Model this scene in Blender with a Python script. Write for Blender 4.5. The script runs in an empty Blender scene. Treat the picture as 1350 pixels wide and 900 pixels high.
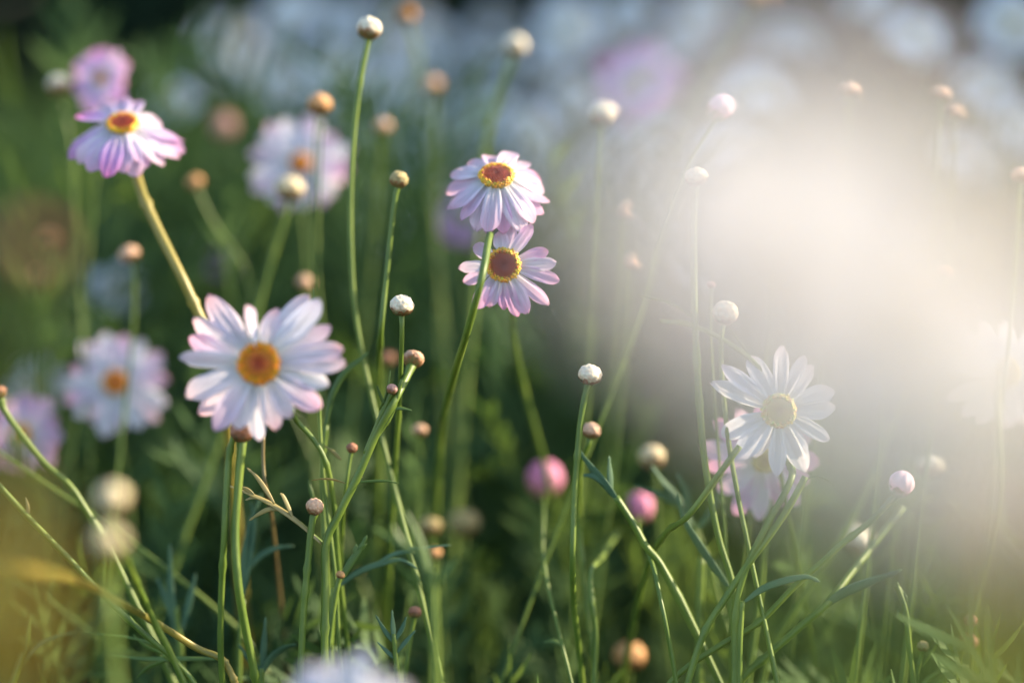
import bpy, math, random
from mathutils import Vector, Matrix, Euler, noise
random.seed(7)
R = math.radians
C = bpy.context.scene.collection
sc = bpy.context.scene

# ------------------------------------------------------------------ camera
FOC, NST, LENS, SENS = 0.85, 1.8, 85.0, 36.0
PITCH, CAMH = R(9), 0.55
cam_d = bpy.data.cameras.new('camera'); cam = bpy.data.objects.new('camera', cam_d); C.objects.link(cam)
cam_d.lens = LENS; cam_d.sensor_width = SENS; cam_d.clip_start = 0.01; cam_d.clip_end = 2000
cam.location = (0, 0, CAMH); cam.rotation_euler = (R(90) - PITCH, 0, 0)
cam_d.dof.use_dof = True; cam_d.dof.focus_distance = FOC; cam_d.dof.aperture_fstop = NST
sc.camera = cam
# ------------------------------------------------------------------ world, sun, exposure
SUN_E, SUN_A = R(26), R(76)
w = bpy.data.worlds.new('World'); sc.world = w; w.use_nodes = True
nt = w.node_tree; bg = nt.nodes['Background']
sky = nt.nodes.new('ShaderNodeTexSky'); sky.sky_type = 'NISHITA'; sky.sun_disc = False
sky.sun_elevation = SUN_E; sky.sun_rotation = SUN_A; sky.altitude = 50; sky.dust_density = 1.2
nt.links.new(sky.outputs[0], bg.inputs[0]); bg.inputs[1].default_value = 0.15
sd = bpy.data.lights.new('sun', 'SUN'); sd.energy = 4.1; sd.angle = R(0.6); sd.color = (1, .83, .60)
so = bpy.data.objects.new('sun', sd); C.objects.link(so)
S = Vector((math.cos(SUN_E) * math.sin(SUN_A), math.cos(SUN_E) * math.cos(SUN_A), math.sin(SUN_E)))
so.rotation_euler = S.to_track_quat('Z', 'Y').to_euler(); so.location = S * 5
sc.view_settings.view_transform = 'Standard'; sc.view_settings.look = 'None'
sc.view_settings.exposure = 1.75; sc.view_settings.gamma = 1
sc.cycles.use_denoising = True; sc.cycles.max_bounces = 8; sc.cycles.use_adaptive_sampling = False
sc.cycles.sample_clamp_indirect = 6

# ------------------------------------------------------------------ pixel (1350x900 photo) + blur -> point
CINF = 1350 / SENS * LENS ** 2 / (NST * (FOC * 1000 - LENS))
FW, RT, UP = Vector((0, math.cos(PITCH), -math.sin(PITCH))), Vector((1, 0, 0)), Vector((0, math.sin(PITCH), math.cos(PITCH)))
def D(b):
    if abs(b) < 150: b = b * (1 + .28 * min(1, abs(b) / 14))
    return FOC / (1 - min(b, 185) / CINF)          # b = blur disc in px, + behind the focus, - before it
def P(x, y, b=0):
    d = D(b); k = SENS / LENS * d / 1350
    return Vector((0, 0, CAMH)) + FW * d + RT * ((x - 675) * k) - UP * ((y - 450) * k)
def PX(b): return SENS / LENS * D(b) / 1350    # metres per photo px at that blur
def cvec(v): return (RT * v[0] + UP * v[1] - FW * v[2]).normalized()

# ------------------------------------------------------------------ materials
def newmat(name):
    m = bpy.data.materials.new(name); m.use_nodes = True
    return m, m.node_tree.nodes, m.node_tree.links, m.node_tree.nodes['Principled BSDF']
def thin(m, N, L, b, colsock, trans, tint=None):
    """thin leaf or petal: reflecting + light coming through"""
    t = N.new('ShaderNodeBsdfTranslucent'); mix = N.new('ShaderNodeMixShader'); mix.inputs[0].default_value = trans
    L.new(colsock, b.inputs['Base Color'])
    if tint:
        mx = N.new('ShaderNodeMix'); mx.data_type = 'RGBA'; mx.blend_type = 'MULTIPLY'; mx.inputs[0].default_value = 1
        L.new(colsock, mx.inputs[6]); mx.inputs[7].default_value = (*tint, 1); L.new(mx.outputs[2], t.inputs[0])
    else: L.new(colsock, t.inputs[0])
    L.new(b.outputs[0], mix.inputs[1]); L.new(t.outputs[0], mix.inputs[2])
    L.new(mix.outputs[0], N['Material Output'].inputs[0])
def petal_mat(name, cols, trans=.4):
    m, N, L, b = newmat(name); b.inputs['Roughness'].default_value = .55; b.inputs['Specular IOR Level'].default_value = .3
    uv = N.new('ShaderNodeUVMap'); sep = N.new('ShaderNodeSeparateXYZ'); L.new(uv.outputs[0], sep.inputs[0])
    mp = N.new('ShaderNodeMapping'); mp.inputs['Scale'].default_value = (11, .9, 1); L.new(uv.outputs[0], mp.inputs[0])
    nz = N.new('ShaderNodeTexNoise'); nz.inputs['Scale'].default_value = 1.6; nz.inputs['Detail'].default_value = 4
    L.new(mp.outputs[0], nz.inputs['Vector'])
    oi = N.new('ShaderNodeObjectInfo')
    ad = N.new('ShaderNodeMath'); ad.operation = 'MULTIPLY_ADD'; ad.inputs[1].default_value = .8; L.new(nz.outputs[0], ad.inputs[0])
    s2 = N.new('ShaderNodeMath'); s2.operation = 'ADD'; L.new(sep.outputs[1], s2.inputs[0]); s2.inputs[1].default_value = -.38
    L.new(s2.outputs[0], ad.inputs[2])
    r = N.new('ShaderNodeValToRGB'); L.new(ad.outputs[0], r.inputs[0])
    e = r.color_ramp.elements
    e[0].position = 0; e[0].color = (*cols[0], 1); e[1].position = 1; e[1].color = (*cols[-1], 1)
    for i, c in enumerate(cols[1:-1]):
        q = e.new((i + 1) / (len(cols) - 1)); q.color = (*c, 1)
    hs = N.new('ShaderNodeHueSaturation'); L.new(r.outputs[0], hs.inputs['Color'])
    mr = N.new('ShaderNodeMapRange'); L.new(oi.outputs['Random'], mr.inputs[0]); mr.inputs[3].default_value = .7; mr.inputs[4].default_value = 1.3
    L.new(mr.outputs[0], hs.inputs['Saturation'])
    m2 = N.new('ShaderNodeMapping'); m2.inputs['Scale'].default_value = (34, .8, 1); L.new(uv.outputs[0], m2.inputs[0])
    n2 = N.new('ShaderNodeTexNoise'); n2.inputs['Scale'].default_value = 1.2; n2.inputs['Detail'].default_value = 3; L.new(m2.outputs[0], n2.inputs['Vector'])
    v2 = N.new('ShaderNodeMapRange'); v2.inputs[1].default_value = .3; v2.inputs[2].default_value = .7; v2.inputs[3].default_value = .90; v2.inputs[4].default_value = 1.07
    L.new(n2.outputs[0], v2.inputs[0]); L.new(v2.outputs[0], hs.inputs['Value'])
    thin(m, N, L, b, hs.outputs[0], trans)
    bp = N.new('ShaderNodeBump'); bp.inputs['Strength'].default_value = .8; bp.inputs['Distance'].default_value = .001
    L.new(n2.outputs[0], bp.inputs['Height']); L.new(bp.outputs[0], b.inputs['Normal'])
    return m
M = {}
M['white'] = petal_mat('white_petal', [(.84, .86, .82), (.86, .85, .90), (.86, .84, .89), (.86, .76, .83)])
M['lilac_white'] = petal_mat('lilac_white_petal', [(.85, .85, .82), (.88, .81, .87), (.88, .77, .84), (.90, .62, .66)])
M['blush'] = petal_mat('blush_petal', [(.84, .87, .82), (.86, .78, .88), (.84, .66, .80), (.86, .52, .66)])
M['pink'] = petal_mat('pink_petal', [(.86, .86, .84), (.84, .66, .83), (.82, .53, .75), (.84, .46, .62)])
M['lavender'] = petal_mat('lavender_petal', [(.84, .84, .82), (.76, .60, .82), (.72, .46, .74), (.78, .36, .62)])
M['shade_white'] = petal_mat('shaded_white_petal', [(.70, .76, .72), (.72, .78, .80), (.72, .78, .82), (.70, .74, .80)], .3)  # white petal copy, darker and bluer: sky-lit shade painted into the colour
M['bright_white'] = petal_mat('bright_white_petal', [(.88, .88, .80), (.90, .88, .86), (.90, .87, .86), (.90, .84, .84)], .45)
def vcol_mat(name, rough=.6, trans=0, bump=.0):
    m, N, L, b = newmat(name); b.inputs['Roughness'].default_value = rough
    a = N.new('ShaderNodeVertexColor'); a.layer_name = 'col'
    tc = N.new('ShaderNodeTexCoord'); nz = N.new('ShaderNodeTexNoise'); nz.inputs['Scale'].default_value = 6; nz.inputs['Detail'].default_value = 5
    L.new(tc.outputs['Generated'], nz.inputs['Vector'])
    mr = N.new('ShaderNodeMapRange'); mr.inputs[3].default_value = .7; mr.inputs[4].default_value = 1.25; L.new(nz.outputs[0], mr.inputs[0])
    hs = N.new('ShaderNodeHueSaturation'); L.new(a.outputs[0], hs.inputs['Color']); L.new(mr.outputs[0], hs.inputs['Value'])
    if trans: thin(m, N, L, b, hs.outputs[0], trans)
    else: L.new(hs.outputs[0], b.inputs['Base Color'])
    if bump:
        n2 = N.new('ShaderNodeTexNoise'); n2.inputs['Scale'].default_value = 30; L.new(tc.outputs['Generated'], n2.inputs['Vector'])
        bp = N.new('ShaderNodeBump'); bp.inputs['Strength'].default_value = bump; bp.inputs['Distance'].default_value = .0004
        L.new(n2.outputs[0], bp.inputs['Height']); L.new(bp.outputs[0], b.inputs['Normal'])
    return m
M['disc'] = vcol_mat('floret', .6)
M['bud'] = vcol_mat('bud_scale', .65, .12, .5)
def green_mat(name, c1, c2, trans=.2, tint=None, rough=.45, scale=60):
    m, N, L, b = newmat(name); b.inputs['Roughness'].default_value = rough
    tc = N.new('ShaderNodeTexCoord'); nz = N.new('ShaderNodeTexNoise'); nz.inputs['Scale'].default_value = scale; nz.inputs['Detail'].default_value = 3
    L.new(tc.outputs['Object'], nz.inputs['Vector'])
    r = N.new('ShaderNodeValToRGB'); r.color_ramp.elements[0].position = .35; r.color_ramp.elements[1].position = .68
    r.color_ramp.elements[0].color = (*c1, 1); r.color_ramp.elements[1].color = (*c2, 1)
    L.new(nz.outputs[0], r.inputs[0])
    thin(m, N, L, b, r.outputs[0], trans, tint)
    return m
M['stem'] = green_mat('green_stem', (.095, .16, .020), (.17, .24, .035), .3)
M['stem_sunlit'] = green_mat('sunlit_stem', (.22, .20, .035), (.34, .26, .05), .25)  # stem green turned gold, warm sunlight painted into the colour
M['stem_red'] = green_mat('reddish_stem', (.12, .07, .03), (.16, .13, .04), .15)
M['leaf'] = green_mat('green_leaf', (.075, .14, .025), (.12, .20, .04), .35, (1.2, 1.1, .5))
M['leaf_blue'] = green_mat('blue_green_leaf', (.05, .115, .055), (.09, .17, .08), .25, None, .7)
M['leaf_sunlit'] = green_mat('sunlit_leaf', (.26, .23, .07), (.40, .31, .12), .3)  # leaf copy with the low sun's gold painted into its colour
M['under'] = green_mat('undergrowth_leaf', (.034, .080, .030), (.100, .165, .046), .36, (1.25, 1.1, .55), .6, 9); M['under'].node_tree.nodes['Principled BSDF'].inputs['Specular IOR Level'].default_value = .15
M['leaf_ochre'] = green_mat('ochre_leaf', (.40, .24, .010), (.50, .32, .02), .3)
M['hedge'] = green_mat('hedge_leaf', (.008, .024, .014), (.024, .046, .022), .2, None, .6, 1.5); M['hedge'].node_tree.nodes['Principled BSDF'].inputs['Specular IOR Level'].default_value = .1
m, N, L, b = newmat('soil'); tc = N.new('ShaderNodeTexCoord'); nz = N.new('ShaderNodeTexNoise'); nz.inputs['Scale'].default_value = 6; nz.inputs['Detail'].default_value = 8
L.new(tc.outputs['Object'], nz.inputs['Vector']); r = N.new('ShaderNodeValToRGB'); r.color_ramp.elements[0].color = (.02, .016, .010, 1); r.color_ramp.elements[1].color = (.075, .06, .035, 1)
L.new(nz.outputs[0], r.inputs[0]); L.new(r.outputs[0], b.inputs['Base Color']); b.inputs['Roughness'].default_value = .95
M['soil'] = m

# ------------------------------------------------------------------ mesh helpers
def mesh(name, V, F, mat, cols=None, uvs=None, smooth=True):
    me = bpy.data.meshes.new(name); me.from_pydata([tuple(v) for v in V], [], F)
    me.materials.append(mat)
    if smooth: me.polygons.foreach_set('use_smooth', [True] * len(me.polygons))
    if cols:
        a = me.color_attributes.new('col', 'FLOAT_COLOR', 'POINT')
        a.data.foreach_set('color', [k for c in cols for k in (*c, 1)])
    if uvs:
        u = me.uv_layers.new(name='UVMap')
        u.data.foreach_set('uv', [k for l in me.loops for k in uvs[l.vertex_index]])
    me.update(); return me
def link(name, me, parent=None, label=None):
    o = bpy.data.objects.new(name, me); C.objects.link(o)
    if parent: o.parent = parent
    if label: o['label'] = label
    return o
def smooth_path(pts, n=7):
    if len(pts) < 3:
        a, b = pts[0], pts[-1]; return [(a[0].lerp(b[0], i / n), a[1] + (b[1] - a[1]) * i / n) for i in range(n + 1)]
    q = [(pts[0][0] * 2 - pts[1][0], pts[0][1])] + pts + [(pts[-1][0] * 2 - pts[-2][0], pts[-1][1])]
    out = []
    for i in range(1, len(q) - 2):
        a, b, c, d = q[i - 1][0], q[i][0], q[i + 1][0], q[i + 2][0]
        t1 = max(1e-5, (b - a).length ** .5); t2 = t1 + max(1e-5, (c - b).length ** .5); t3 = t2 + max(1e-5, (d - c).length ** .5)
        for k in range(n):
            t = t1 + (t2 - t1) * k / n
            A1 = a * ((t1 - t) / t1) + b * (t / t1); A2 = b * ((t2 - t) / (t2 - t1)) + c * ((t - t1) / (t2 - t1)); A3 = c * ((t3 - t) / (t3 - t2)) + d * ((t - t2) / (t3 - t2))
            B1 = A1 * ((t2 - t) / t2) + A2 * (t / t2); B2 = A2 * ((t3 - t) / (t3 - t1)) + A3 * ((t - t1) / (t3 - t1))
            out.append((B1 * ((t2 - t) / (t2 - t1)) + B2 * ((t - t1) / (t2 - t1)), q[i][1] + (q[i + 1][1] - q[i][1]) * k / n))
    out.append((pts[-1][0].copy(), pts[-1][1])); return out
def tube(pts, sides=9, flat=1.0, side=None, org=Vector(), ridge=0.10, knob=True):
    """pts = [(Vector, radius)]; flat < 1 makes a leaf-like flattened section"""
    V, F = [], []; prev = None; ph = random.random() * 6
    for i, (p, r) in enumerate(pts):
        t = (pts[min(i + 1, len(pts) - 1)][0] - pts[max(i - 1, 0)][0]).normalized()
        if prev is None:
            a = side if side is not None else Vector((1, .2, .1))
            a = (a - t * a.dot(t)).normalized()
        else: a = (prev - t * prev.dot(t)).normalized()
        prev = a; bb = t.cross(a)
        if knob and r > 0: r *= 1 + .015 * math.sin(i * .9 + ph)
        for k in range(sides):
            an = 2 * math.pi * k / sides
            rr = r * (1 + ridge * math.cos(4 * an))
            V.append(p + a * (math.cos(an) * rr) + bb * (math.sin(an) * rr * flat) - org)
    n = len(pts)
    for i in range(n - 1):
        for k in range(sides):
            k2 = (k + 1) % sides
            F.append((i * sides + k, i * sides + k2, (i + 1) * sides + k2, (i + 1) * sides + k))
    F.append(tuple(range(sides))[::-1]); F.append(tuple((n - 1) * sides + k for k in range(sides)))
    return V, F
def blade_profile(n, wd, lob=0):
    return [max(.04, (.35 + .65 * math.sin(math.pi * min(1, t * 1.15) ** .9) if t < .87 else math.sqrt(max(0, (1 - t) / .13)) * .6)) * wd for t in [i / (n - 1) for i in range(n)]]
def blade(pw, wd, org, flat=.22, tilt=None):
    """leaf blade along world points pw, wd = half width in metres at its widest"""
    sp = [p for p, _ in smooth_path([(p, 0) for p in pw], 6)]
    pr = blade_profile(len(sp), wd)
    t = (sp[-1] - sp[0]).normalized(); side = t.cross(FW).normalized()
    side = Matrix.Rotation(R(random.uniform(-40, 40) if tilt is None else tilt), 3, t) @ side
    return tube(list(zip(sp, pr)), 8, flat, side, org, 0, False)
def merge(parts):
    V, F = [], []
    for v, f in parts:
        o = len(V); V += v; F += [tuple(i + o for i in q) for q in f]
    return V, F

# ---- petals, unit length along +X
PROTO = {}
def petal_mesh(kind, var, sharp=False):
    key = ('petal', kind, var, sharp)
    if key in PROTO: return PROTO[key]
    rnd = random.Random(var * 13 + 5)
    bend, cup, nd = rnd.uniform(.02, .14), rnd.uniform(-.05, .14), rnd.uniform(.012, .045)
    pw = rnd.uniform(1.25, 1.9) if sharp else rnd.uniform(1.7, 2.8)
    skew, tw = rnd.uniform(-.07, .07), rnd.uniform(-.35, .35)
    ts = [0, .08, .16, .26, .36, .46, .56, .66, .75, .83, .89, .94, .975, 1]; nu = 9
    V, F, UV = [], [], []
    for i, t in enumerate(ts):
        h = .5 * (.36 + .64 * min(1, t / .45) ** .8)
        if t > .62: h *= max(.10, math.sqrt(max(0, 1 - ((t - .62) / .385) ** pw)))
        h *= 1 + .05 * math.sin(t * 9 + var * 2)
        for j in range(nu):
            u = -1 + 2 * j / (nu - 1)
            x = t - nd * (1 - math.cos(3 * math.pi * u + skew * 9)) * (t ** 6)
            y = u * h + skew * math.sin(t * 2.5) * .5
            z = -bend * t * t + cup * u * u * h + .03 * math.cos(3 * math.pi * u) * math.sin(math.pi * min(1, t + .1)) + .06 * math.sin(t * 6 + var) * t * .4
            z += tw * u * h * t * .5
            V.append((x, y, z)); UV.append((j / (nu - 1), t))
    for i in range(len(ts) - 1):
        for j in range(nu - 1):
            a = i * nu + j; F.append((a, a + nu, a + nu + 1, a + 1))
    PROTO[key] = mesh('petal', V, F, M[kind], None, UV); return PROTO[key]
def disc_mesh(kind, n=170):
    key = ('disc', kind, n)
    if key in PROTO: return PROTO[key]
    rnd = random.Random(3); V, F, Cc = [], [], []
    pal = {'maroon': [(.17, .014, .006), (.30, .030, .006), (.40, .07, .008), (.75, .42, .02)],
           'orange': [(.42, .03, .004), (.58, .11, .005), (.72, .24, .007), (.78, .32, .012)],
           'yellow': [(.34, .17, .06), (.50, .33, .07), (.58, .43, .10), (.62, .50, .16)]}[kind]
    edge = {'maroon': [0, .45, .76, .80], 'orange': [0, .35, .62, 1], 'yellow': [0, .3, .6, 1]}[kind]
    def col(q):
        for i in range(3):
            if q <= edge[i + 1]:
                f = (q - edge[i]) / (edge[i + 1] - edge[i]); return [pal[i][k] * (1 - f) + pal[i + 1][k] * f for k in range(3)]
        return list(pal[3])
    def dome(q): return .42 * math.sqrt(max(0, 1 - q * q * .92)) - .10 * math.exp(-(q * 4) ** 2)
    # underlying cushion
    rings = 10; seg = 24; V.append((0, 0, dome(0) - .03)); Cc.append(col(0))
    for i in range(1, rings + 1):
        q = i / rings
        for k in range(seg):
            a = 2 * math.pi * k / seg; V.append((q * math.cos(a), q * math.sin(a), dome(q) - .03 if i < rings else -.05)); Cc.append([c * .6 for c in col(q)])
    for k in range(seg): F.append((0, 1 + k, 1 + (k + 1) % seg))
    for i in range(rings - 1):
        for k in range(seg):
            a = 1 + i * seg + k; b2 = 1 + i * seg + (k + 1) % seg; F.append((a, a + seg, b2 + seg, b2))
    for i in range(n):
        q = math.sqrt((i + .5) / n); a = i * 2.399963; outer = q > .74
        r0 = (.045 if not outer else .075) * rnd.uniform(.85, 1.2) * (170 / n) ** .5; h = (.07 if not outer else .17) * rnd.uniform(.7, 1.3)
        c = Vector((q * math.cos(a), q * math.sin(a), dome(q) - .02)); nrm = Vector((q * .75 * math.cos(a), q * .75 * math.sin(a), 1 - q * .5)).normalized()
        s1 = nrm.orthogonal().normalized(); s2 = nrm.cross(s1); cc = [x * rnd.uniform(.75, 1.25) for x in col(min(1, q + rnd.uniform(-.04, .04)))]
        o = len(V); m_ = 5
        for lv, (rr, hh) in enumerate([(r0, 0), (r0 * 1.05, h * .55), (r0 * (.6 if not outer else 1.1), h)]):
            for k in range(m_):
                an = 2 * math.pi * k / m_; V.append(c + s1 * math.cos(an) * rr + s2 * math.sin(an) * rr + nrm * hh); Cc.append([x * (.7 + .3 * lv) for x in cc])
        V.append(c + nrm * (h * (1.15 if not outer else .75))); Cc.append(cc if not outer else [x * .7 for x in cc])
        for lv in range(2):
            for k in range(m_):
                k2 = (k + 1) % m_; F.append((o + lv * m_ + k, o + lv * m_ + k2, o + (lv + 1) * m_ + k2, o + (lv + 1) * m_ + k))
        for k in range(m_): F.append((o + 2 * m_ + k, o + 2 * m_ + (k + 1) % m_, o + 3 * m_))
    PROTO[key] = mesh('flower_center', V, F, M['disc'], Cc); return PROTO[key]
def calyx_mesh():
    if 'calyx' in PROTO: return PROTO['calyx']
    V, F, Cc = [], [], []; prof = [(.12, -.62), (.3, -.58), (.62, -.42), (.86, -.22), (1.0, -.02), (.9, .02)]; seg = 40
    for i, (r_, z) in enumerate(prof):
        for k in range(seg):
            a = 2 * math.pi * k / seg; f = 1 + .05 * math.cos(10 * a + (i % 2) * math.pi); V.append((r_ * f * math.cos(a), r_ * f * math.sin(a), z))
            e = .5 + .5 * math.cos(10 * a + (i % 2) * math.pi); Cc.append((.07 + .08 * e, .13 + .03 * e, .035))
    for i in range(len(prof) - 1):
        for k in range(seg):
            k2 = (k + 1) % seg; F.append((i * seg + k, i * seg + k2, (i + 1) * seg + k2, (i + 1) * seg + k))
    F.append(tuple(range(seg))[::-1]); PROTO['calyx'] = mesh('calyx', V, F, M['bud'], Cc); return PROTO['calyx']

# ---- buds, unit radius, +Z away from the stem
BPAL = {'cream': ((.72, .66, .50), (.40, .24, .12), (.13, .17, .05)), 'white': ((.80, .69, .50), (.50, .34, .20), (.20, .24, .10)),
        'mellow': ((.66, .56, .34), (.40, .27, .11), (.16, .17, .05)),
        'peach': ((.66, .42, .26), (.34, .14, .07), (.12, .15, .05)), 'brown': ((.34, .15, .08), (.20, .08, .04), (.10, .12, .04)),
        'orange': ((.60, .32, .12), (.42, .17, .06), (.14, .14, .04)), 'olive': ((.38, .30, .12), (.26, .19, .08), (.12, .14, .05)),
        'pink': ((.64, .20, .36), (.50, .30, .20), (.16, .18, .06)), 'palepink': ((.80, .55, .60), (.78, .34, .42), (.26, .25, .12)),
        'young': ((.55, .30, .22), (.26, .09, .07), (.12, .19, .05))}
def bud_mesh(kind, var):
    key = ('bud', kind, var)
    if key in PROTO: return PROTO[key]
    rnd = random.Random(var * 7 + len(kind)); V, F, Cc = [], [], []; pal = BPAL[kind]
    nl, ns = 26, 40; n = 46; ctr = []
    for i in range(n):
        z = 1 - 2 * (i + .5) / n; rr = math.sqrt(1 - z * z); a = i * 2.399963 + var
        ctr.append(Vector((rr * math.cos(a), rr * math.sin(a), z)).normalized() + Vector([rnd.uniform(-.05, .05) for _ in range(3)]))
    seg_kind = kind in ('pink', 'palepink', 'young')
    for i in range(nl + 1):
        th = math.pi * i / nl
        for k in range(ns):
            a = 2 * math.pi * k / ns; v = Vector((math.sin(th) * math.cos(a), math.sin(th) * math.sin(a), math.cos(th)))
            if seg_kind:                                   # folded petal tips running to the top
                g = abs(math.sin(4.5 * a + v.z * .7 + .5 * math.sin(a * 2 + var))); up = max(0, v.z + .45)
                r_ = 1 + .09 * g * min(1, up * 1.5); e = (1 - g) ** 2
                e *= .45 + .3 * noise.noise(v * 3); mixp = max(0, min(1, .35 - v.z * .8 + .5 * noise.noise(v * 2 + Vector((var, 0, 0))))) * .55; e = min(1, e + mixp)
                col = [pal[0][j] * (1 - e * .8) + pal[1][j] * e * .8 for j in range(3)]
                v2 = Vector((v.x * r_, v.y * r_, v.z * (1.18 if kind != 'young' else .95) + (.05 * g if up > 0 else 0)))
            else:                                           # papery overlapping scales
                vw = v + Vector((noise.noise(v * 4), noise.noise(v * 4 + Vector((5, 0, 0))), 0)) * .12; ds = sorted((vw - c).length for c in ctr)[:2]; g = min(1, (ds[1] - ds[0]) / .20)
                wv = noise.noise(v * 2.2 + Vector((var, 0, 0)))
                r_ = .97 + .085 * g + .10 * wv; e = (1 - g) * (.25 + .75 * max(0, min(1, .55 - v.z * .9)))
                col = [pal[0][j] * (1 - e) + pal[1][j] * e for j in range(3)]
                pn = noise.noise(v * 3.3 + Vector((9, var, 0))); col = [col[0] * (1 + .12 * pn), col[1] * (1 - .10 * max(0, pn)), col[2] * (1 - .25 * max(0, pn))]
                v2 = Vector((v.x * r_, v.y * r_, v.z * r_ * (.86)))
            jag = .05 * math.sin(7 * a + var) + .30 * noise.noise(v * 2.6 + Vector((0, var, 3))) + .14 * noise.noise(v * 8); lo = max(0, min(1, (-v.z - .30 + jag) / .4))
            edge_ = max(0, 1 - abs(-v.z - .30 + jag) / .30) * .6
            col = [col[j] * (1 - edge_) + pal[1][j] * edge_ for j in range(3)]
            col = [col[j] * (1 - lo) + pal[2][j] * lo for j in range(3)]
            V.append(v2); Cc.append(col)
    for i in range(nl):
        for k in range(ns):
            k2 = (k + 1) % ns; F.append((i * ns + k, (i + 1) * ns + k, (i + 1) * ns + k2, i * ns + k2))
    PROTO[key] = mesh('bud', V, F, M['bud'], Cc); return PROTO[key]
def cup_mesh(var=0):
    """green-brown pointed sepals hugging the bud's lower third"""
    key = ('cup', var)
    if key in PROTO: return PROTO[key]
    rc = random.Random(var + 3)
    V, F, Cc = [], [], []; n = 9
    for layer, (zt, rr) in enumerate([(-.18, 1.06), (-.48, 1.10)]):
        for i in range(n):
            a0 = 2 * math.pi * (i + layer * .5) / n + rc.uniform(-.2, .2); o = len(V); zi = zt - .1 + rc.uniform(-.22, .26)
            for j in range(6):
                t = j / 5; th = math.pi - t * (math.acos(max(-.9, zi)) * -1 + math.pi); wv = .42 * math.sqrt(max(0, 1 - (t * .98) ** 3)) * (.5 + .5 * t)
                for k in (-1, 0, 1):
                    a = a0 + k * wv; v = Vector((math.sin(th) * math.cos(a), math.sin(th) * math.sin(a), math.cos(th) * .92)) * (rr - (.02 if k else 0) + .03 * t)
                    V.append(v); Cc.append((.10 + .18 * t ** 3 + (.12 if k else 0), .15 - .04 * t ** 3, .04))
            for j in range(5):
                for k in range(2):
                    q = o + j * 3 + k; F.append((q, q + 1, q + 4, q + 3))
    PROTO[key] = mesh('calyx', V, F, M['bud'], Cc); return PROTO[key]

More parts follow.
